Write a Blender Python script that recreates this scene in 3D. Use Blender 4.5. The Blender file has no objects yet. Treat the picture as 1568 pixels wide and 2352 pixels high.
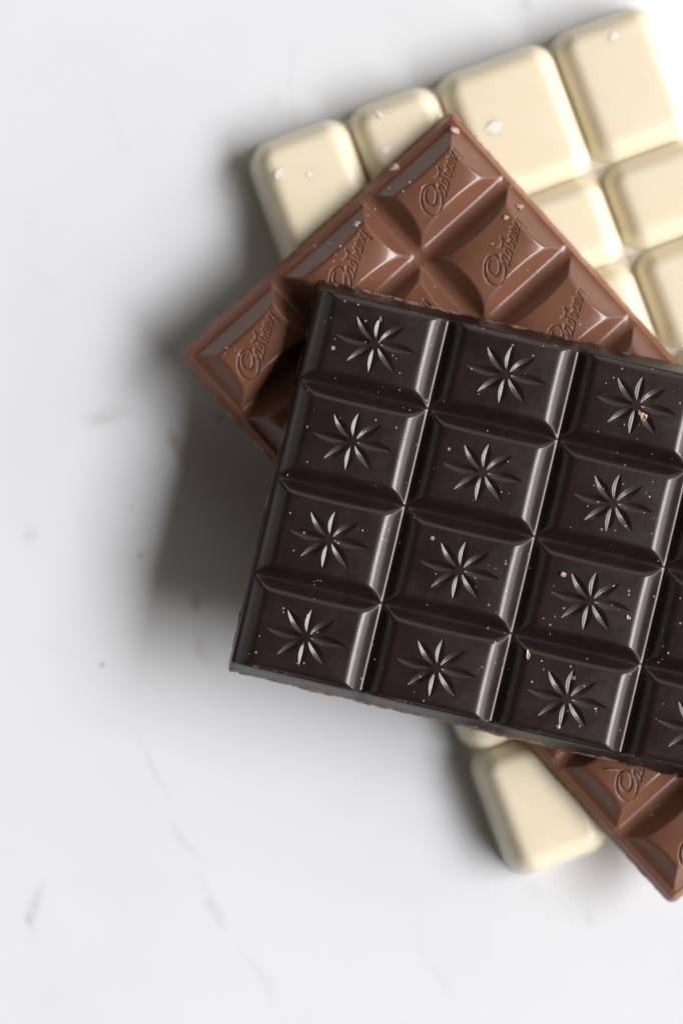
import bpy, math, random
import numpy as np
from mathutils import Vector, Matrix

# ------------------------------------------------------------------ camera
MM = 0.001
K = 0.085            # millimetres per photo unit at the top of the dark bar
Z_WHITE = 11.5       # top of the white bar, millimetres above the table
Z_MILK = 11.5        # underside of the milk bar
Z_DARK = 19.5        # underside of the dark bar
Z_TOP = 27.6         # top of the dark bar
CAM_D = 450.0
scene = bpy.context.scene
cam_data = bpy.data.cameras.new('camera')
cam = bpy.data.objects.new('camera', cam_data)
scene.collection.objects.link(cam)
cam.location = (0, 0, (Z_TOP + CAM_D) * MM)
cam.rotation_euler = (0, 0, 0)
cam_data.sensor_fit = 'VERTICAL'
cam_data.sensor_height = 36.0
cam_data.sensor_width = 24.0
cam_data.lens = 36.0 * CAM_D / (2352 * K)
cam_data.clip_start = 0.01
cam_data.clip_end = 20.0
cam_data.dof.use_dof = True
cam_data.dof.focus_distance = (CAM_D + 0.8) * MM
cam_data.dof.aperture_fstop = 3.7
scene.camera = cam

# ------------------------------------------------------------------ room light
world = bpy.data.worlds.new('World')
scene.world = world
world.use_nodes = True
bg = world.node_tree.nodes['Background']
bg.inputs['Color'].default_value = (1.0, 0.82, 0.60, 1)
bg.inputs['Strength'].default_value = 0.024


def area_lamp(name, azimuth, elevation, dist, size_h, size_v, radiance, color):
    d = bpy.data.lights.new(name, 'AREA')
    d.shape = 'RECTANGLE'
    d.size, d.size_y = size_h, size_v
    d.energy = radiance * size_h * size_v * math.pi
    d.color = color
    o = bpy.data.objects.new(name, d)
    scene.collection.objects.link(o)
    a, e = math.radians(azimuth), math.radians(elevation)
    pos = Vector((math.cos(a) * math.cos(e), math.sin(a) * math.cos(e), math.sin(e))) * dist
    o.location = pos
    o.rotation_euler = (-pos).to_track_quat('-Z', 'Y').to_euler()
    return o


# the tall window to the right, and dim fill lamps added left and behind for unseen walls
area_lamp('window_light', -9, 41.5, 4.5, 4.7, 1.6, 14.1, (1.0, 0.963, 0.988))
area_lamp('lower_window_light', -8, 18, 4.5, 6.0, 2.0, 2.3, (1.0, 0.88, 0.76))
area_lamp('left_fill_light', 178, 18, 4.5, 5.4, 2.7, 0.36, (1.0, 0.95, 0.90))
area_lamp('back_fill_light', 72, 22, 4.5, 4.8, 3.5, 0.75, (1.0, 0.92, 0.82))

scene.view_settings.view_transform = 'Standard'
scene.view_settings.look = 'None'
scene.view_settings.exposure = 0.0
scene.view_settings.gamma = 1.0
scene.view_settings.use_curve_mapping = False
scene.cycles.max_bounces = 10
scene.cycles.diffuse_bounces = 6
scene.cycles.use_denoising = True

rng = np.random.default_rng(11)
random.seed(5)


# ------------------------------------------------------------------ node helpers
def new_mat(name):
    m = bpy.data.materials.new(name)
    m.use_nodes = True
    nt = m.node_tree
    return m, nt, nt.nodes['Principled BSDF']


def N(nt, kind, **inputs):
    n = nt.nodes.new(kind)
    for k, v in inputs.items():
        k2 = k.replace('_', ' ')
        if k2 in n.inputs:
            n.inputs[k2].default_value = v
        else:
            setattr(n, k, v)
    return n


def position(nt):
    return nt.nodes.new('ShaderNodeNewGeometry').outputs['Position']


def noise(nt, vec, scale, detail=3.0, rough=0.55):
    n = N(nt, 'ShaderNodeTexNoise', Scale=scale, Detail=detail, Roughness=rough)
    nt.links.new(vec, n.inputs['Vector'])
    return n.outputs['Fac']


def remap(nt, val, a, b, c=0.0, d=1.0, smooth=True):
    n = nt.nodes.new('ShaderNodeMapRange')
    if smooth:
        n.interpolation_type = 'SMOOTHSTEP'
    nt.links.new(val, n.inputs['Value'])
    n.inputs['From Min'].default_value = a
    n.inputs['From Max'].default_value = b
    n.inputs['To Min'].default_value = c
    n.inputs['To Max'].default_value = d
    return n.outputs['Result']


def math_n(nt, op, a, b=None):
    n = nt.nodes.new('ShaderNodeMath')
    n.operation = op
    for i, v in enumerate((a, b)):
        if v is None:
            continue
        if hasattr(v, 'links'):
            nt.links.new(v, n.inputs[i])
        else:
            n.inputs[i].default_value = v
    return n.outputs[0]


def mix_col(nt, fac, a, b):
    n = nt.nodes.new('ShaderNodeMix')
    n.data_type = 'RGBA'
    if hasattr(fac, 'links'):
        nt.links.new(fac, n.inputs[0])
    else:
        n.inputs[0].default_value = fac
    for s, v in ((6, a), (7, b)):
        if hasattr(v, 'links'):
            nt.links.new(v, n.inputs[s])
        else:
            n.inputs[s].default_value = (*v, 1)
    return n.outputs[2]


def bump(nt, bsdf, height, dist, strength=1.0):
    b = nt.nodes.new('ShaderNodeBump')
    b.inputs['Distance'].default_value = dist
    b.inputs['Strength'].default_value = strength
    nt.links.new(height, b.inputs['Height'])
    nt.links.new(b.outputs['Normal'], bsdf.inputs['Normal'])


def speck_mask(nt, pos, scale, chance, size, patch_scale=60.0):
    """small loose specks: a few cells of a voronoi pattern carry a dot"""
    v = N(nt, 'ShaderNodeTexVoronoi', Scale=scale, Randomness=1.0)
    nt.links.new(pos, v.inputs['Vector'])
    sep = nt.nodes.new('ShaderNodeSeparateColor')
    nt.links.new(v.outputs['Color'], sep.inputs[0])
    patch = remap(nt, noise(nt, pos, patch_scale, 1.0), 0.35, 0.7, chance * 0.3, chance * 1.9)
    on = math_n(nt, 'LESS_THAN', sep.outputs[0], patch)
    rad = math_n(nt, 'MULTIPLY', sep.outputs[1], size)
    dot = math_n(nt, 'LESS_THAN', v.outputs['Distance'], rad)
    return math_n(nt, 'MULTIPLY', on, dot)


# ------------------------------------------------------------------ materials
def chocolate(name, base, alt, rough, coat, coat_rough, dust, dust_amt, sss, sss_rad, spec=0.5, rad_scale=1.0):
    m, nt, b = new_mat(name)
    p = position(nt)
    big = noise(nt, p, 90.0, 3.0)
    col = mix_col(nt, remap(nt, big, 0.35, 0.68), base, alt)
    # cocoa dust and scuffs lying on the surface
    fine = speck_mask(nt, p, 1500.0, 0.022 * dust_amt, 0.42)
    mid = speck_mask(nt, p, 620.0, 0.009 * dust_amt, 0.30, 45.0)
    haze = remap(nt, noise(nt, p, 2600.0, 2.0, 0.7), 0.66, 0.8, 0.0, 0.22 * dust_amt)
    patch = remap(nt, noise(nt, p, 130.0, 2.0), 0.5, 0.72)
    haze = math_n(nt, 'MULTIPLY', haze, patch)
    mask = math_n(nt, 'MAXIMUM', math_n(nt, 'MAXIMUM', math_n(nt, 'MULTIPLY', fine, 0.75), mid), haze)
    col = mix_col(nt, mask, col, dust)
    nt.links.new(col, b.inputs['Base Color'])
    rv = remap(nt, noise(nt, p, 160.0, 4.0, 0.65), 0.3, 0.75, rough * 0.85, rough * 1.18)
    nt.links.new(math_n(nt, 'ADD', rv, math_n(nt, 'MULTIPLY', mask, 0.4)), b.inputs['Roughness'])
    b.inputs['IOR'].default_value = 1.48
    b.inputs['Specular IOR Level'].default_value = spec
    b.inputs['Coat Weight'].default_value = coat
    b.inputs['Coat Roughness'].default_value = coat_rough
    b.inputs['Coat IOR'].default_value = 1.45
    b.inputs['Subsurface Weight'].default_value = sss
    b.inputs['Subsurface Radius'].default_value = sss_rad
    b.inputs['Subsurface Scale'].default_value = rad_scale
    h1 = noise(nt, p, 420.0, 4.0, 0.6)
    h2 = noise(nt, p, 4200.0, 2.0, 0.6)
    h = math_n(nt, 'ADD', math_n(nt, 'MULTIPLY', h1, 1.0), math_n(nt, 'MULTIPLY', h2, 0.16))
    h = math_n(nt, 'ADD', h, math_n(nt, 'MULTIPLY', mask, 0.5))
    bump(nt, b, h, 0.00005, 0.7)
    return m


DARK = chocolate('dark_chocolate', (0.0150, 0.0066, 0.0070), (0.0195, 0.0086, 0.0090), 0.40, 0.6, 0.13,
                 (0.36, 0.25, 0.19), 1.6, 0.0, (0.001, 0.0006, 0.0004))
MILK = chocolate('milk_chocolate', (0.155, 0.066, 0.038), (0.18, 0.078, 0.045), 0.36, 0.8, 0.09,
                 (0.50, 0.33, 0.25), 0.55, 0.0, (0.0012, 0.0005, 0.00025))
WHITE = chocolate('white_chocolate', (0.865, 0.79, 0.60), (0.87, 0.80, 0.625), 0.42, 0.25, 0.2,
                  (0.93, 0.9, 0.82), 0.25, 1.0, (0.0021, 0.0020, 0.0016))



def scuffed_wall(name, src_base, tan, lo, hi, rough=0.32, sss=0.0):
    """the side of a bar, with crumbly tan wear along the snapped-off lower lip"""
    m, nt, b = new_mat(name)
    p = position(nt)
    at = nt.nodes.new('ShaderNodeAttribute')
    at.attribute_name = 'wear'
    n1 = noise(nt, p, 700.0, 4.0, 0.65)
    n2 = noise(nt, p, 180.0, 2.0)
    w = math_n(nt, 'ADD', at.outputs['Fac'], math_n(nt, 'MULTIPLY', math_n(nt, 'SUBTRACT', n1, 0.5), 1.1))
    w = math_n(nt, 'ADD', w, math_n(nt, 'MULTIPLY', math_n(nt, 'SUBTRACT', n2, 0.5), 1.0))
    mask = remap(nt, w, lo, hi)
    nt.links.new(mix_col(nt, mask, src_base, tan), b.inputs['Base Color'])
    nt.links.new(remap(nt, mask, 0, 1, rough, 0.75), b.inputs['Roughness'])
    b.inputs['Specular IOR Level'].default_value = 0.27
    b.inputs['Coat Weight'].default_value = 0.0
    b.inputs['Coat Roughness'].default_value = 0.15
    b.inputs['Subsurface Weight'].default_value = sss
    b.inputs['Subsurface Radius'].default_value = (0.0015, 0.0006, 0.0003)
    b.inputs['Subsurface Scale'].default_value = 1.0
    bump(nt, b, math_n(nt, 'ADD', n1, math_n(nt, 'MULTIPLY', mask, 0.6)), 0.00012, 0.7)
    return m


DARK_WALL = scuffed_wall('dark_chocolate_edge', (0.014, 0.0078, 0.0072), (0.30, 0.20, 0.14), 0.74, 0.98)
MILK_WALL = scuffed_wall('milk_chocolate_edge', (0.21, 0.08, 0.04), (0.50, 0.34, 0.23), 0.85, 1.1, 0.34, 0.0)


def crumb_mat(name, a, c):
    m, nt, b = new_mat(name)
    p = position(nt)
    nt.links.new(mix_col(nt, remap(nt, noise(nt, p, 2500.0, 3.0), 0.35, 0.65), a, c), b.inputs['Base Color'])
    b.inputs['Roughness'].default_value = 0.7
    bump(nt, b, noise(nt, p, 3500.0, 3.0), 0.0001, 0.8)
    return m


CRUMB_TAN = crumb_mat('tan_crumb', (0.62, 0.47, 0.35), (0.46, 0.31, 0.21))
CRUMB_BROWN = crumb_mat('brown_crumb', (0.20, 0.10, 0.05), (0.38, 0.22, 0.12))
CRUMB_WHITE = crumb_mat('white_flake', (0.90, 0.86, 0.76), (0.87, 0.81, 0.67))

# marble table
MARBLE, nt, b = new_mat('white_marble')
p = position(nt)
warp = nt.nodes.new('ShaderNodeTexNoise')
warp.inputs['Scale'].default_value = 40.0
warp.inputs['Detail'].default_value = 3.0
nt.links.new(p, warp.inputs['Vector'])
wv = nt.nodes.new('ShaderNodeVectorMath')
wv.operation = 'MULTIPLY_ADD'
nt.links.new(warp.outputs['Color'], wv.inputs[0])
wv.inputs[1].default_value = (0.012, 0.012, 0.0)
off = nt.nodes.new('ShaderNodeVectorMath')
off.operation = 'SUBTRACT'
nt.links.new(p, off.inputs[0])
off.inputs[1].default_value = (0.006, 0.006, 0.0)
nt.links.new(off.outputs[0], wv.inputs[2])
pw = wv.outputs[0]


def table_point(x, y):
    k0 = K * (CAM_D + Z_TOP) / CAM_D
    return ((x - 784) * k0 * MM, (1176 - y) * k0 * MM)


def vein(x0, y0, x1, y1, width, strength, breakup=220.0):
    """a soft mineral streak between two places on the slab"""
    ax, ay = table_point(x0, y0)
    bx, by = table_point(x1, y1)
    L = math.hypot(bx - ax, by - ay)
    mp = nt.nodes.new('ShaderNodeMapping')
    mp.vector_type = 'TEXTURE'
    mp.inputs['Location'].default_value = ((ax + bx) / 2, (ay + by) / 2, 0)
    mp.inputs['Rotation'].default_value = (0, 0, math.atan2(by - ay, bx - ax))
    mp.inputs['Scale'].default_value = (L / 2, width * K * MM, 1.0)
    nt.links.new(pw, mp.inputs['Vector'])
    ln = nt.nodes.new('ShaderNodeVectorMath')
    ln.operation = 'LENGTH'
    flat = nt.nodes.new('ShaderNodeVectorMath')
    flat.operation = 'MULTIPLY'
    flat.inputs[1].default_value = (1, 1, 0)
    nt.links.new(mp.outputs[0], flat.inputs[0])
    nt.links.new(flat.outputs[0], ln.inputs[0])
    m = remap(nt, ln.outputs['Value'], 1.0, 0.0, 0.0, strength)
    return math_n(nt, 'MULTIPLY', m, remap(nt, noise(nt, p, breakup, 2.0), 0.3, 0.6, 0.25, 1.0))


cloud = remap(nt, noise(nt, pw, 14.0, 6.0, 0.6), 0.35, 0.7)
col = mix_col(nt, cloud, (0.805, 0.84, 0.857), (0.772, 0.807, 0.824))
greys = [(125, 1990, 68, 2200, 24, 0.42), (88, 2080, 80, 2170, 18, 0.6), (375, 1870, 475, 2020, 20, 0.22),
         (450, 1990, 545, 2160, 22, 0.32), (285, 1660, 400, 1900, 16, 0.18), (540, 2150, 660, 2340, 20, 0.16),
         (1210, 2000, 1250, 2085, 26, 0.2), (1330, 2090, 1365, 2145, 20, 0.2), (690, 60, 655, 330, 18, 0.12),
         (1190, -15, 1245, 12, 18, 0.3), (180, 0, 330, 420, 26, 0.06), (20, 560, 210, 690, 22, 0.05),
         (900, 2050, 1080, 2330, 18, 0.08), (330, 1180, 560, 1120, 7, 0.10), (20, 1420, 240, 1560, 18, 0.07)]
tans = [(150, 965, 330, 940, 44, 0.30), (395, 960, 435, 1075, 26, 0.5),
        (425, 1340, 455, 1410, 28, 0.5), (440, 1420, 475, 1530, 26, 0.28), (50, 1200, 105, 1215, 34, 0.2),
        (590, 210, 650, 235, 44, 0.09), (30, 470, 110, 500, 60, 0.05), (250, 300, 330, 330, 50, 0.04)]
g_mask = t_mask = None
for v in greys:
    x = vein(*v)
    g_mask = x if g_mask is None else math_n(nt, 'MAXIMUM', g_mask, x)
for v in tans:
    x = vein(*v, 500.0)
    t_mask = x if t_mask is None else math_n(nt, 'MAXIMUM', t_mask, x)
col = mix_col(nt, g_mask, col, (0.42, 0.45, 0.47))
col = mix_col(nt, t_mask, col, (0.30, 0.22, 0.15))
nt.links.new(col, b.inputs['Base Color'])
nt.links.new(remap(nt, noise(nt, p, 60.0, 3.0), 0.3, 0.7, 0.30, 0.42), b.inputs['Roughness'])
b.inputs['Specular IOR Level'].default_value = 0.35
b.inputs['Subsurface Weight'].default_value = 0.0


# ------------------------------------------------------------------ mesh helpers
def link(o):
    scene.collection.objects.link(o)
    return o


def np_mesh(name, verts, faces, normals=None, mat=None, smooth=True):
    me = bpy.data.meshes.new(name)
    me.vertices.add(len(verts))
    me.vertices.foreach_set('co', np.asarray(verts, np.float32).ravel())
    faces = np.asarray(faces, np.int32)
    nf, k = faces.shape
    me.loops.add(nf * k)
    me.loops.foreach_set('vertex_index', faces.ravel())
    me.polygons.add(nf)
    me.polygons.foreach_set('loop_start', np.arange(0, nf * k, k, dtype=np.int32))
    me.polygons.foreach_set('use_smooth', np.full(nf, smooth))
    me.update(calc_edges=True)
    me.validate()
    if normals is not None:
        me.normals_split_custom_set_from_vertices([tuple(n) for n in normals])
    if mat:
        me.materials.append(mat)
    return me


def grid_parts(xs, ys, Z, Nrm, mask_ids, keep=None):
    """split one height grid into meshes by the id of each face; returns {id: (verts, faces, normals)}"""
    ny, nx = Z.shape
    idx = np.arange(ny * nx).reshape(ny, nx)
    f = np.stack([idx[:-1, :-1], idx[:-1, 1:], idx[1:, 1:], idx[1:, :-1]], -1).reshape(-1, 4)
    ids = mask_ids.reshape(-1)
    X, Y = np.meshgrid(xs, ys)
    V = np.stack([X, Y, Z], -1).reshape(-1, 3) * MM
    NN = Nrm.reshape(-1, 3)
    if keep is not None:
        k = keep.reshape(-1)
        f, ids = f[k], ids[k]
    out = {}
    for i in np.unique(ids):
        ff = f[ids == i]
        u, inv = np.unique(ff, return_inverse=True)
        out[int(i)] = (V[u], inv.reshape(-1, 4), NN[u])
    return out


def grid_normals(Z, dx, dy):
    gy, gx = np.gradient(Z, dy, dx)
    n = np.stack([-gx, -gy, np.ones_like(Z)], -1)
    return n / np.linalg.norm(n, axis=-1, keepdims=True)


def smin(a, b, k):
    h = np.clip(0.5 + 0.5 * (b - a) / k, 0, 1)
    return b * (1 - h) + a * h - k * h * (1 - h)


def smax(a, b, k):
    return -smin(-a, -b, k)


def relu(x, w):
    return 0.5 * (x + np.sqrt(x * x + w * w))


def empty(name, loc, rz, label, cat, group=None):
    o = bpy.data.objects.new(name, None)
    o.empty_display_size = 0.01
    o.location = loc
    o.rotation_euler = (0, 0, rz)
    o['label'] = label
    o['category'] = cat
    if group:
        o['group'] = group
    return link(o)


def part(name, mesh, parent, loc=(0, 0, 0), label=None):
    o = bpy.data.objects.new(name, mesh)
    o.parent = parent
    o.location = loc
    if label:
        o['label'] = label
    return link(o)


def smooth_noise(n, step, amp, seed):
    r = np.random.default_rng(seed)
    m = max(4, int(n / step))
    v = r.normal(size=m)
    t = np.linspace(0, m, n, endpoint=False)
    i = t.astype(int)
    f = t - i
    f = f * f * (3 - 2 * f)
    return amp * (v[i % m] * (1 - f) + v[(i + 1) % m] * f)


# ------------------------------------------------------------------ the table
me = np_mesh('marble_table', np.array([(-1.6, -1.6, 0), (1.6, -1.6, 0), (1.6, 1.6, 0), (-1.6, 1.6, 0)]),
             np.array([(0, 1, 2, 3)]), mat=MARBLE, smooth=False)
o = link(bpy.data.objects.new('marble_table', me))
o['kind'] = 'structure'
o['label'] = 'white marble table top with faint grey veins under the chocolate'


# ------------------------------------------------------------------ moulded bars made of squares
def moulded_bar(name, label, loc, rz, P, Q, step, cols, rows, zfun, ids, cut, draft, mats, sub_name, wear_amp, seed, rim_wear_glint=0.0):
    """cols x rows copies of one moulded square of pitch P x Q, trimmed at the rim, on a drafted side wall"""
    ny, nx = ids.shape
    dx, dy = P / nx, Q / ny
    cl, cr = int(round(cut[0] / dx)), int(round(cut[1] / dx))
    cb, ct = int(round(cut[2] / dy)), int(round(cut[3] / dy))
    xs = np.linspace(-P / 2, P / 2, nx + 1)
    ys = np.linspace(-Q / 2, Q / 2, ny + 1)
    zc = {}

    def ZC(c, r):
        key = (c == 0, c == cols - 1, r == rows - 1, r == 0)
        if key not in zc:
            zc[key] = zfun(*[cut[i] if k else 0.0 for i, k in enumerate(key)])
        return zc[key]
    root = empty(name, (loc[0] * MM, loc[1] * MM, loc[2] * MM), rz, label, 'chocolate')
    cache = {}
    for r in range(rows):
        for c in range(cols):
            x0 = cl if c == 0 else 0
            x1 = nx - (cr if c == cols - 1 else 0)
            y0 = cb if r == rows - 1 else 0
            y1 = ny - (ct if r == 0 else 0)
            key = (x0, x1, y0, y1)
            if key not in cache:
                Z = ZC(c, r)
                Nn = grid_normals(Z, dx, dy)
                sl = np.s_[y0:y1 + 1, x0:x1 + 1]
                fs = np.s_[y0:y1, x0:x1]
                pr = grid_parts(xs[x0:x1 + 1], ys[y0:y1 + 1], Z[sl], Nn[sl], ids[fs])
                cache[key] = {i: np_mesh('square' if i == 0 else sub_name, *v, mat=mats[0]) for i, v in pr.items()}
            cx = (c - (cols - 1) / 2) * P
            cy = ((rows - 1) / 2 - r) * Q
            sq = part('square', cache[key][0], root, (cx * MM, cy * MM, 0))
            for i, msh in cache[key].items():
                if i:
                    part(sub_name, msh, sq)
    # side wall: follows the real height of the trimmed rim
    W2, H2 = cols * P / 2, rows * Q / 2
    xl, xr = -W2 + cl * dx, W2 - cr * dx
    yb, yt = -H2 + cb * dy, H2 - ct * dy

    def row_pts(j, r):          # heights along a horizontal edge
        z = []
        for c in range(cols):
            a = cl if c == 0 else 0
            bb = nx - (cr if c == cols - 1 else 0)
            seg = ZC(c, r)[j, a:bb + 1]
            z.append(seg if c == 0 else seg[1:])
        return np.concatenate(z)

    def col_pts(i, c):
        z = []
        for r in range(rows - 1, -1, -1):
            a = cb if r == rows - 1 else 0
            bb = ny - (ct if r == 0 else 0)
            seg = ZC(c, r)[a:bb + 1, i]
            z.append(seg if r == rows - 1 else seg[1:])
        return np.concatenate(z)
    zb, zt = row_pts(cb, rows - 1), row_pts(ny - ct, 0)
    zl, zr = col_pts(cl, 0), col_pts(nx - cr, cols - 1)
    hx = np.linspace(xl, xr, len(zb))
    vy = np.linspace(yb, yt, len(zl))
    dl, dr, db, dt = draft
    sides = [  # points, outward direction
        (np.stack([hx, np.full_like(hx, yb), zb], -1), (0, -1), db),
        (np.stack([np.full_like(vy, xr), vy, zr], -1), (1, 0), dr),
        (np.stack([hx[::-1], np.full_like(hx, yt), zt[::-1]], -1), (0, 1), dt),
        (np.stack([np.full_like(vy, xl), vy[::-1], zl[::-1]], -1), (-1, 0), dl)]
    prof = [(0.0, 0.0), (0.05, 0.010), (0.12, 0.035), (0.20, 0.09), (0.36, 0.26), (0.55, 0.48), (0.75, 0.70), (0.90, 0.84), (1.0, 0.92), (0.99, 0.97), (0.93, 1.0)]
    V, F, wear = [], [], []
    allp, allo, starts, tot = [], [], [], 0
    for k, (pts, d, dd) in enumerate(sides):
        pd, pdd = sides[k - 1][1], sides[k - 1][2]
        m_arc = 9                         # the corner turns in a small arc
        an = np.linspace(0, math.pi / 2, m_arc)
        arc = np.cos(an)[:, None] * np.array(pd) * pdd + np.sin(an)[:, None] * np.array(d) * dd
        starts.append(tot + m_arc // 2)
        allp.append(np.tile(pts[0], (m_arc, 1))); allo.append(arc)
        allp.append(pts[1:-1]); allo.append(np.tile(np.array(d, float) * dd, (len(pts) - 2, 1)))
        tot += m_arc + len(pts) - 2
    P3 = np.concatenate(allp); OFF = np.concatenate(allo)
    starts = np.array(starts)
    n = len(P3)
    dirs = OFF / np.linalg.norm(OFF, axis=1, keepdims=True)
    rag = smooth_noise(n, 9, 0.10, seed) + smooth_noise(n, 40, 0.10, seed + 1) + smooth_noise(n, 4, 0.05, seed + 2)
    ragz = smooth_noise(n, 14, 0.10, seed + 3)
    for (o_, dn) in prof:
        w = max(0.0, (dn - 0.55) / 0.45)
        w = w * w * wear_amp
        xy = P3[:, :2] + OFF * o_ + dirs * (rag * w)[:, None]
        z = P3[:, 2] * (1 - dn) + ragz * w * (1 - dn) * 4
        if dn in (0.92, 0.97):
            z = z + ragz * 1.2 * wear_amp
            z = np.maximum(z, 0.02)
        V.append(np.stack([xy[:, 0], xy[:, 1], z], -1))
        wear.append(np.full(n, rim_wear_glint if dn in (0.0, 0.010) else dn))  # top rim tint: tan scuffs, with the lit coppery line painted in
    V = np.concatenate(V); wear = np.concatenate(wear)
    m = len(prof)
    i = np.arange(n)
    for k in range(m - 1):
        a = k * n + i
        b2 = k * n + (i + 1) % n
        F.append(np.stack([a, a + n, b2 + n, b2], -1))
    F = np.concatenate(F)
    # underside
    nv = len(V)
    last = V[(m - 1) * n + starts]
    V = np.concatenate([V, last + np.array([0, 0, 0.01])])
    wear = np.concatenate([wear, np.zeros(4)])
    F = np.concatenate([F, np.array([[nv, nv + 3, nv + 2, nv + 1]])])
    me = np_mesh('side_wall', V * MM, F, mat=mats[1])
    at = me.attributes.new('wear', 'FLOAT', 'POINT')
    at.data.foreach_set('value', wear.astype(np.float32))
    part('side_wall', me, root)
    return root


# dark square: flat cushion with straight bevels and an eight-petalled star pressed into it
DP, DQ = 26.12, 19.61
DN = (218, 164)
xs = np.linspace(-DP / 2, DP / 2, DN[0] + 1)
ys = np.linspace(-DQ / 2, DQ / 2, DN[1] + 1)
U, Vv = np.meshgrid(xs, ys)
D_FLOOR, D_TOP = 5.4, 8.1
fx = 1.22 * relu(DP / 2 - np.abs(U) - 0.42, 0.42)
fy = 1.28 * relu(DQ / 2 - np.abs(Vv) - 0.35, 0.50)
top = (D_TOP - D_FLOOR + 0.32) - 0.62 * (np.abs(U) / (DP / 2)) ** 2.6 - 0.30 * (np.abs(Vv) / (DQ / 2)) ** 2.6
z1 = smin(fx, top, 1.9)
kk = np.clip(np.minimum(z1, fy) / 1.6, 0, 1)
Zd = D_FLOOR + smin(z1, fy, 0.16 + 0.80 * kk * kk * (3 - 2 * kk))
ids_v = np.zeros(U.shape, int)
star = [(7.95, 0.0, 1.02), (4.78, 4.6, 0.90), (0.0, 5.85, 0.82), (-4.78, 4.6, 0.90),
        (-7.95, 0.0, 1.02), (-4.78, -4.6, 0.90), (0.0, -5.85, 0.82), (4.78, -4.6, 0.90)]
carve = np.zeros_like(U)
for q, (tx, ty, hw) in enumerate(star):
    L = math.hypot(tx, ty)
    ax, ay = tx / L, ty / L
    s = U * ax + Vv * ay
    w = -U * ay + Vv * ax
    r0 = 0.95
    t = np.clip((s - r0) / (L - r0), 0, 1)
    tt = t ** 0.86
    shape = np.clip(1 - (2 * tt - 1) ** 2, 0, 1)
    # slight sweep of each petal
    w = w - 0.10 * np.sin(np.pi * t)
    half = hw * shape + 1e-6
    qn = np.abs(w) / half
    inside = (qn < 1) & (s > r0) & (s < L)
    dep = 0.50 * hw * shape ** 0.9 * np.clip(1 - qn ** 1.12, 0, 1)
    carve = np.where(inside, np.maximum(carve, dep), carve)
    ids_v = np.where(inside, q + 1, ids_v)
hub = np.hypot(U, Vv)
Zd = Zd - carve


def face_ids(v):
    a = np.stack([v[:-1, :-1], v[:-1, 1:], v[1:, 1:], v[1:, :-1]])
    return np.where((a > 0).sum(0) >= 2, a.max(0), 0)


d_rot = math.radians(-13.3)
du = np.array([math.cos(d_rot), math.sin(d_rot)])
dv = np.array([-math.sin(d_rot), math.cos(d_rot)])
D_COLS, D_ROWS = 5, 4
c00 = np.array([(862 - 784) * K, (1176 - 790) * K])
d_centre = c00 + du * DP * (D_COLS - 1) / 2 - dv * DQ * (D_ROWS - 1) / 2
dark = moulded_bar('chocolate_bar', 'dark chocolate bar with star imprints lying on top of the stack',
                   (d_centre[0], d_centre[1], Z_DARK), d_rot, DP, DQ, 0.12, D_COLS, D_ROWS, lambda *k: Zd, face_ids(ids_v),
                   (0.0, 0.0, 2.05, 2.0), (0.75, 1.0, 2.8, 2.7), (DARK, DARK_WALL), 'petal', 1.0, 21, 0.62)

# milk square: domed cushion with four lens-shaped bevels, script lettering pressed in at a slant
MP, MQ = 24.45, 18.75
MNX, MNY = 244, 188
xs = np.linspace(-MP / 2, MP / 2, MNX + 1)
ys = np.linspace(-MQ / 2, MQ / 2, MNY + 1)
U, Vv = np.meshgrid(xs, ys)
M_FLOOR, M_TOP = 4.0, 8.15
G = 1.4


def milk_height(l, r, b_, t):
    rim = 0.85

    def gap(c):
        return c + rim if c else G

    def bevel(d, c):
        return (1.02 if c else 1.36) * relu(d - gap(c) + 0.05, 0.42)
    face = smin(np.minimum(bevel(U + MP / 2, l), bevel(MP / 2 - U, r)),
                np.minimum(bevel(Vv + MQ / 2, b_), bevel(MQ / 2 - Vv, t)), 0.25)
    u2 = (U / (MP / 2 - G)) ** 2
    v2 = (Vv / (MQ / 2 - G)) ** 2
    top = (M_TOP - M_FLOOR) - 0.70 * u2 - 0.64 * v2 - 2.6 * u2 * v2
    top = smax(top, np.full_like(top, 0.15), 0.6)
    eu = np.minimum(U + MP / 2 + (9 if l else 0), MP / 2 - U + (9 if r else 0))
    ev = np.minimum(Vv + MQ / 2 + (9 if b_ else 0), MQ / 2 - Vv + (9 if t else 0))
    groove = -0.12 * np.clip(1 - (eu / G) ** 2, 0, 1) - 0.12 * np.clip(1 - (ev / G) ** 2, 0, 1)
    return M_FLOOR + smin(face, top, 0.45) + groove - tcarve


m_rot = math.radians(41.9)
ca, sa = math.cos(m_rot), math.sin(m_rot)
TXC, TYC, TS = 526.0, 1082.0, 0.00952


def txt(pts):
    out = []
    for x, y in pts:
        wx, wy = (x - TXC) * TS, -(y - TYC) * TS
        out.append((wx * ca + wy * sa, -wx * sa + wy * ca))
    return np.array(out)


def curve(pts, per=6):
    p_ = np.asarray(pts, float)
    p_ = np.vstack([2 * p_[0] - p_[1], p_, 2 * p_[-1] - p_[-2]])
    out = []
    for i in range(1, len(p_) - 2):
        for k in range(per):
            t = k / per
            a, b_, c_, d_ = p_[i - 1], p_[i], p_[i + 1], p_[i + 2]
            out.append(0.5 * (2 * b_ + (c_ - a) * t + (2 * a - 5 * b_ + 4 * c_ - d_) * t * t + (3 * b_ - a - 3 * c_ + d_) * t ** 3))
    out.append(p_[-2])
    return np.array(out)


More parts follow.
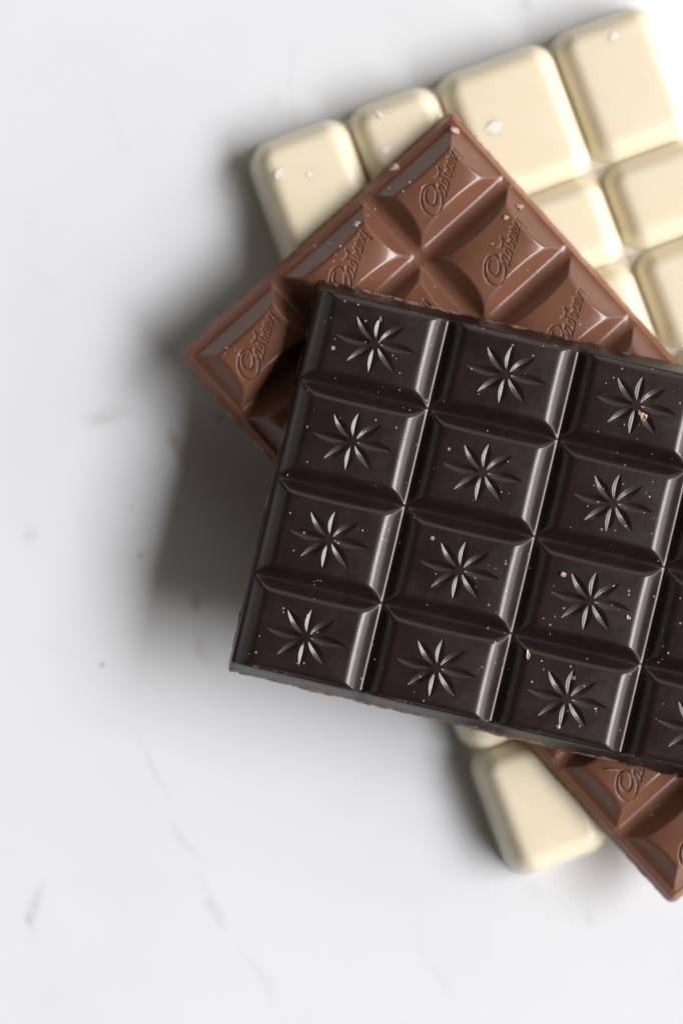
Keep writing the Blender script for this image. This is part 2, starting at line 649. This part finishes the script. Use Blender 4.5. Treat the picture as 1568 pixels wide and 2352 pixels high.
strokes = [
    ([(335, 1310), (312, 1390), (318, 1490), (365, 1580), (440, 1620), (505, 1592), (542, 1510), (548, 1400), (528, 1300),
      (475, 1218), (400, 1188), (322, 1222), (264, 1310), (234, 1420), (232, 1540), (258, 1650), (312, 1742), (392, 1808),
      (480, 1832), (560, 1800), (622, 1720), (660, 1612), (668, 1500), (648, 1420), (602, 1370), (572, 1300), (574, 1230), (592, 1188)], 0.20),
    ([(592, 1188), (594, 1260), (622, 1332), (670, 1396), (716, 1426), (742, 1400), (728, 1340), (690, 1280), (640, 1225), (596, 1190)], 0.17),
    ([(690, 1280), (732, 1310), (772, 1292), (768, 1250), (788, 1195)], 0.16),
    ([(650, 1055), (660, 1110), (700, 1160), (755, 1195), (790, 1186), (785, 1140), (745, 1095), (700, 1065), (640, 1042), (575, 1028), (520, 1036)], 0.17),
    ([(520, 1036), (578, 1002), (602, 950), (596, 890), (572, 825)], 0.19),
    ([(572, 825), (620, 890), (680, 945), (750, 1000), (836, 1042)], 0.17),
    ([(836, 1042), (850, 1000), (812, 945), (760, 912), (715, 925), (692, 948)], 0.16),
    ([(735, 785), (768, 850), (772, 885), (730, 905)], 0.16),
    ([(752, 790), (800, 862), (868, 906), (892, 880), (862, 810), (772, 710)], 0.17),
    ([(800, 745), (852, 800), (905, 816), (916, 772)], 0.16),
    ([(765, 622), (806, 668), (862, 732), (916, 772)], 0.17),
    ([(786, 640), (826, 604), (850, 630), (896, 688), (940, 700), (945, 650)], 0.16),
    ([(846, 495), (878, 548), (908, 610), (945, 650)], 0.17),
    ([(862, 500), (905, 560), (955, 590), (978, 570)], 0.16),
    ([(885, 410), (960, 490), (1030, 560), (1090, 605)], 0.19)]
tcarve = np.zeros_like(U)
ids_v = np.zeros(U.shape, int)
for pts, hw in strokes:
    c_ = curve(txt(pts))
    for a, b_ in zip(c_[:-1], c_[1:]):
        d = b_ - a
        L2 = float(d @ d) + 1e-9
        lo = np.minimum(a, b_) - 0.6
        hi = np.maximum(a, b_) + 0.6
        ix = np.where((xs > lo[0]) & (xs < hi[0]))[0]
        iy = np.where((ys > lo[1]) & (ys < hi[1]))[0]
        if not len(ix) or not len(iy):
            continue
        sl = np.s_[iy[0]:iy[-1] + 1, ix[0]:ix[-1] + 1]
        t = np.clip(((U[sl] - a[0]) * d[0] + (Vv[sl] - a[1]) * d[1]) / L2, 0, 1)
        dist = np.hypot(U[sl] - a[0] - t * d[0], Vv[sl] - a[1] - t * d[1])
        q = np.clip(dist / (hw * 1.6), 0, 1)
        dep = 0.32 * (0.5 + 0.5 * np.cos(np.pi * q)) * (hw / 0.18)
        tcarve[sl] = np.maximum(tcarve[sl], dep)
        ids_v[sl] = np.where(dist < hw * 1.05, 1, ids_v[sl])
milk = moulded_bar('chocolate_bar', 'milk chocolate bar with script lettering on each square, between white and dark bars',
                   (44.3, 0.9, Z_MILK), m_rot, MP, MQ, 0.1, 3, 8, milk_height, face_ids(ids_v), (1.1, 1.2, 2.3, 2.2),
                   (1.7, 1.7, 2.0, 1.9), (MILK, MILK_WALL), 'lettering', 0.55, 57)

# ------------------------------------------------------------------ white bar of uneven plump blocks
w_rot = math.radians(20.25)
S_EDGE = [6.3, 28.6, 47.9, 72.9, 96.2]           # column joints, along the bar's width
T_EDGE = [-77.3, -47.3, -28.5, -7.0, 14.0, 35.0, 55.8, 84.0]   # row joints, along its length (downwards)
w_root = empty('chocolate_bar', (0, 0, 0), w_rot, 'white chocolate bar with plump uneven blocks, lowest in the stack', 'chocolate')
SLOPE = 2.15
HS = 6.7


def rrect(U, V, x0, x1, y0, y1, r):
    cx, cy = (x0 + x1) / 2, (y0 + y1) / 2
    qx = np.abs(U - cx) - (x1 - x0) / 2 + r
    qy = np.abs(V - cy) - (y1 - y0) / 2 + r
    return -(np.hypot(np.maximum(qx, 0), np.maximum(qy, 0)) + np.minimum(np.maximum(qx, qy), 0) - r)


def block_height(U, V, c, r):
    ov = 1.15
    x0 = S_EDGE[c] - (ov if c else 0)
    x1 = S_EDGE[c + 1] + (ov if c < 3 else 0)
    y0 = -T_EDGE[r + 1] - (ov if r < 6 else 0)
    y1 = -T_EDGE[r] + (ov if r else 0)
    d = rrect(U, V, x0, x1, y0, y1, 6.2)
    cx, cy = (x0 + x1) / 2, (y0 + y1) / 2
    t = np.clip(d / 6.1, 0, 1)
    z = (Z_WHITE - 0.1) * (1 - (1 - t) ** 2.6) ** (1 / 1.62)
    z = np.where(d < 0, SLOPE * 2 * d, z)
    a, b_ = np.clip(np.abs(U - cx) / ((x1 - x0) / 2), 0, 1), np.clip(np.abs(V - cy) / ((y1 - y0) / 2), 0, 1)
    return z + 0.1 - 0.30 * a ** 2.2 - 0.30 * b_ ** 2.2, d


def white_height(U, V, c, r):
    slab = rrect(U, V, S_EDGE[0] + 1.3, S_EDGE[-1] - 1.3, -T_EDGE[-1] + 1.3, -T_EDGE[0] - 1.3, 3.0)
    z = smin(SLOPE * slab, np.full_like(U, HS), 1.0)
    for cc in range(max(0, c - 1), min(3, c + 1) + 1):
        for rr in range(max(0, r - 1), min(6, r + 1) + 1):
            h, d = block_height(U, V, cc, rr)
            z = smax(z, h, 0.7)
    # cooling ripples across the crown of each block
    h, d = block_height(U, V, c, r)
    q = random.Random(c * 31 + r * 7)
    cx, cy = (S_EDGE[c] + S_EDGE[c + 1]) / 2, -(T_EDGE[r] + T_EDGE[r + 1]) / 2
    a, b_ = (U - cx), (V - cy)
    ang = q.uniform(-0.35, 0.35)
    t = b_ * math.cos(ang) + a * math.sin(ang)
    s_ = a * math.cos(ang) - b_ * math.sin(ang)
    t = t + 0.018 * s_ * s_ * q.choice((-1, 1)) + 0.35 * np.sin(s_ * 0.55 + q.uniform(0, 6)) + 0.2 * np.sin(s_ * 1.3 + t * 0.4)
    amp = np.clip((d - 3.5) / 2.5, 0, 1) * (0.55 + 0.45 * np.sin(0.5 * a + 0.33 * b_ + q.uniform(0, 6)))
    z = z + (0.042 if r == 6 else 0.026) * amp * np.sin(2 * np.pi * t / 1.02)
    return z


step = 0.2
for r in range(7):
    for c in range(4):
        x0, x1 = S_EDGE[c] - (1.2 if c == 0 else 0), S_EDGE[c + 1] + (1.2 if c == 3 else 0)
        y0, y1 = -T_EDGE[r + 1] - (1.2 if r == 6 else 0), -T_EDGE[r] + (1.2 if r == 0 else 0)
        nx, ny = int(round((x1 - x0) / step)), int(round((y1 - y0) / step))
        xs = np.linspace(x0, x1, nx + 1)
        ys = np.linspace(y0, y1, ny + 1)
        pad = 1
        ddx, ddy = (x1 - x0) / nx, (y1 - y0) / ny
        xe = np.concatenate([[x0 - ddx], xs, [x1 + ddx]])
        ye = np.concatenate([[y0 - ddy], ys, [y1 + ddy]])
        U, Vv = np.meshgrid(xe, ye)
        Z = white_height(U, Vv, c, r)
        Nn = grid_normals(Z, ddx, ddy)[1:-1, 1:-1]
        Z = Z[1:-1, 1:-1]
        a = np.stack([Z[:-1, :-1], Z[:-1, 1:], Z[1:, 1:], Z[1:, :-1]])
        keep = a.max(0) > 0.0
        Z = np.maximum(Z, 0.0)
        pr = grid_parts(xs, ys, Z, Nn, np.zeros(keep.shape, int), keep)
        part('block', np_mesh('block', *pr[0], mat=WHITE), w_root)

# ------------------------------------------------------------------ crumbs and flakes
bpy.context.view_layer.update()
deps = bpy.context.evaluated_depsgraph_get()
cam_pos = Vector(cam.location)


def surface(px, py):
    """where the line of sight of a place in the photograph meets the chocolate"""
    tgt = Vector(((px - 784) * K * MM, (1176 - py) * K * MM, Z_TOP * MM))
    d = (tgt - cam_pos).normalized()
    ok, hit, nrm, _, ob, _ = scene.ray_cast(deps, cam_pos, d)
    return hit, nrm, ob


def crumb_geometry(size, seed, flat=0.6, sub=2):
    r = np.random.default_rng(seed)
    import bmesh
    bm = bmesh.new()
    bmesh.ops.create_icosphere(bm, subdivisions=sub, radius=1.0)
    ph = r.uniform(0, 6, (6, 3))
    fr = r.uniform(1.2, 4.5, (6, 3))
    st = np.array([r.uniform(0.7, 1.35), r.uniform(0.6, 1.0), flat])
    for v in bm.verts:
        c = np.array(v.co)
        k = 1.0 + sum(0.17 * math.sin(float(fr[i] @ c) + ph[i, 0]) for i in range(6)) + r.normal() * 0.07
        v.co = Vector(c * k * st * size * MM)
    a = r.uniform(0, 6.28)
    bm.transform(Matrix.Rotation(a, 4, 'Z'))
    me = bpy.data.meshes.new('crumb')
    bm.to_mesh(me)
    bm.free()
    return me


def add_crumb(name, px, py, size, mat, label, group, cat='crumb', flat=0.6, sub=2):
    hit, nrm, ob = surface(px, py)
    me = crumb_geometry(size, int(px * 7 + py * 13), flat, sub)
    me.materials.append(mat)
    o = link(bpy.data.objects.new(name, me))
    o.location = hit + nrm * size * MM * flat * 0.55
    o.rotation_euler = nrm.to_track_quat('Z', 'Y').to_euler()
    o['label'] = label
    o['category'] = cat
    if group:
        o['group'] = group
    return o


GD, GM, GW = 'crumbs on the dark bar', 'crumbs on the milk bar', 'flakes on the white bar'
big = [
    (1475, 958, 0.78, CRUMB_TAN, 'large tan crumb caught in the star of the top right dark square', GD, 'crumb', 0.7),
    (1467, 950, 0.45, CRUMB_BROWN, 'brown crumb beside the large tan crumb in the top right star', GD, 'crumb', 0.7),
    (1212, 1506, 0.66, CRUMB_TAN, 'lone round tan crumb near a bottom row corner of the dark bar', GD, 'crumb', 0.5),
    (1292, 1319, 0.55, CRUMB_TAN, 'tan crumb above the left side of a star, third row of the dark bar', GD, 'crumb', 0.6),
    (1441, 1418, 0.45, CRUMB_TAN, 'tan crumb right of a star, third row and third column of the dark bar', GD, 'crumb', 0.5),
    (872, 732, 0.50, CRUMB_BROWN, 'rough brown crumb on the upper petal of the top left star', GD, 'crumb', 0.7),
    (1281, 1669, 0.42, CRUMB_TAN, 'tan crumb close to the bottom edge of the dark bar', GD, 'crumb', 0.6),
    (1042, 302, 0.95, CRUMB_TAN, 'largest pinkish crumb at the top corner of the milk bar', GM, 'crumb', 0.6),
    (906, 387, 0.85, CRUMB_TAN, 'pinkish crumb on the upper left rim of the milk bar', GM, 'crumb', 0.6),
    (819, 515, 0.62, CRUMB_TAN, 'pale crumb on the second milk square from the top corner', GM, 'crumb', 0.6),
    (1191, 476, 0.52, CRUMB_TAN, 'small pale crumb beside the right rim of the milk bar', GM, 'crumb', 0.7),
    (1161, 500, 0.48, CRUMB_TAN, 'pale crumb on a shaded slope near the right milk rim', GM, 'crumb', 0.7),
    (1135, 293, 1.6, CRUMB_WHITE, 'largest white flake, on the biggest visible white block', GW, 'flake', 0.07),
    (641, 399, 1.15, CRUMB_WHITE, 'white flake on the left slope of the leftmost white block', GW, 'flake', 0.10),
    (712, 402, 0.75, CRUMB_WHITE, 'faint round white flake in the middle of the leftmost white block', GW, 'flake', 0.06),
    (870, 263, 0.85, CRUMB_WHITE, 'slim white flake near the top of the narrow white block', GW, 'flake', 0.12),
    (884, 346, 0.7, CRUMB_WHITE, 'white flake low on the narrow white block above the milk bar', GW, 'flake', 0.12),
    (1410, 83, 0.95, CRUMB_WHITE, 'white flake on the top right white block', GW, 'flake', 0.08),
]
for x, y, s, mt, lab, grp, cat, fl in big:
    add_crumb('flake' if cat == 'flake' else 'crumb', x, y, s, mt, lab, grp, cat, fl)
add_crumb('chocolate_shaving', 1404, 1768, 0.75, CRUMB_BROWN, 'thin brown shaving under the lower edge of the dark bar', None, 'shaving', 0.5).scale = (0.45, 1.9, 0.8)

for x, y, sz, lab in [(505, 961, 0.5, 'brown crumb on the table just below the left corner of the milk bar'),
                      (303, 1168, 0.34, 'brown crumb on the table in the soft left edge of the shadow'),
                      (323, 1276, 0.36, 'brown crumb on the table in the shadow, left of the third dark row'),
                      (235, 1527, 0.42, 'lone brown crumb on the white table left of the dark bar corner')]:
    add_crumb('crumb', x, y, sz * 0.72, CRUMB_BROWN, lab, 'crumbs on the table', 'crumb', 0.4)

small_dark = [(822, 700), (1118, 990), (1165, 1060), (1390, 880), (1408, 868), (1432, 975), (1462, 1008), (1385, 1122), (1371, 1112),
              (1362, 1115), (1490, 1140), (1500, 1190), (1495, 1225), (1395, 1215), (1478, 1178), (1150, 1130), (1086, 1148), (868, 900),
              (770, 868), (660, 1090), (832, 1218), (950, 1190), (1000, 1318), (905, 1100), (860, 1515), (950, 1590), (1040, 1596),
              (1136, 1475), (1272, 1580), (1247, 1537), (1242, 1518), (1366, 1628), (1368, 1634), (1330, 1668), (1262, 1455), (1273, 1416),
              (1216, 1305), (1408, 1345), (1500, 1370), (1560, 1432), (1533, 1500), (1205, 858), (1098, 905), (930, 1010), (780, 960)]
ORD = ['first', 'second', 'third', 'fourth', 'fifth', 'sixth', 'seventh', 'eighth']


def where(px, py, kind):
    hit, nrm, ob = surface(px, py)
    x, y = hit.x / MM, hit.y / MM
    if kind == 'dark':
        d = np.array([x, y]) - d_centre
        u, v = float(d @ du) / DP + D_COLS / 2, D_ROWS / 2 - float(d @ dv) / DQ
    else:
        a, b_ = x - 44.3, y - 0.9
        u, v = (a * ca + b_ * sa) / MP + 1.5, 4 - (-a * sa + b_ * ca) / MQ
    c, r = int(u), int(v)
    fu, fv = u - c - 0.5, v - r - 0.5
    if kind == 'dark':
        side = ('right' if fu > 0 else 'left') if abs(fu) > abs(fv) else ('below' if fv > 0 else 'above')
        side = {'right': 'right of', 'left': 'left of'}.get(side, side)
        return 'tiny tan crumb %s the star, %s row and %s column of dark bar' % (side, ORD[r], ORD[c])
    side = 'upper' if fv < 0 else 'lower'
    return 'tiny pale crumb on %s half of milk square, %s row, %s from its right rim' % (side, ORD[r], ORD[2 - c])


for i, (x, y) in enumerate(small_dark):
    add_crumb('crumb', x, y, random.uniform(0.11, 0.22), CRUMB_TAN, where(x, y, 'dark'), GD, 'crumb', 0.7, 1)
small_milk = [(884, 445), (893, 432), (860, 480), (953, 408), (968, 430), (1050, 318), (925, 440), (940, 420), (757, 560), (765, 600),
              (782, 566), (770, 585), (540, 803), (520, 800), (516, 812), (548, 815), (505, 715), (1148, 565), (1130, 560), (1210, 620),
              (1330, 745), (1345, 752), (830, 640)]
for x, y in small_milk:
    add_crumb('crumb', x, y, random.uniform(0.13, 0.27), CRUMB_TAN, where(x, y, 'milk'), GM, 'crumb', 0.6, 1)
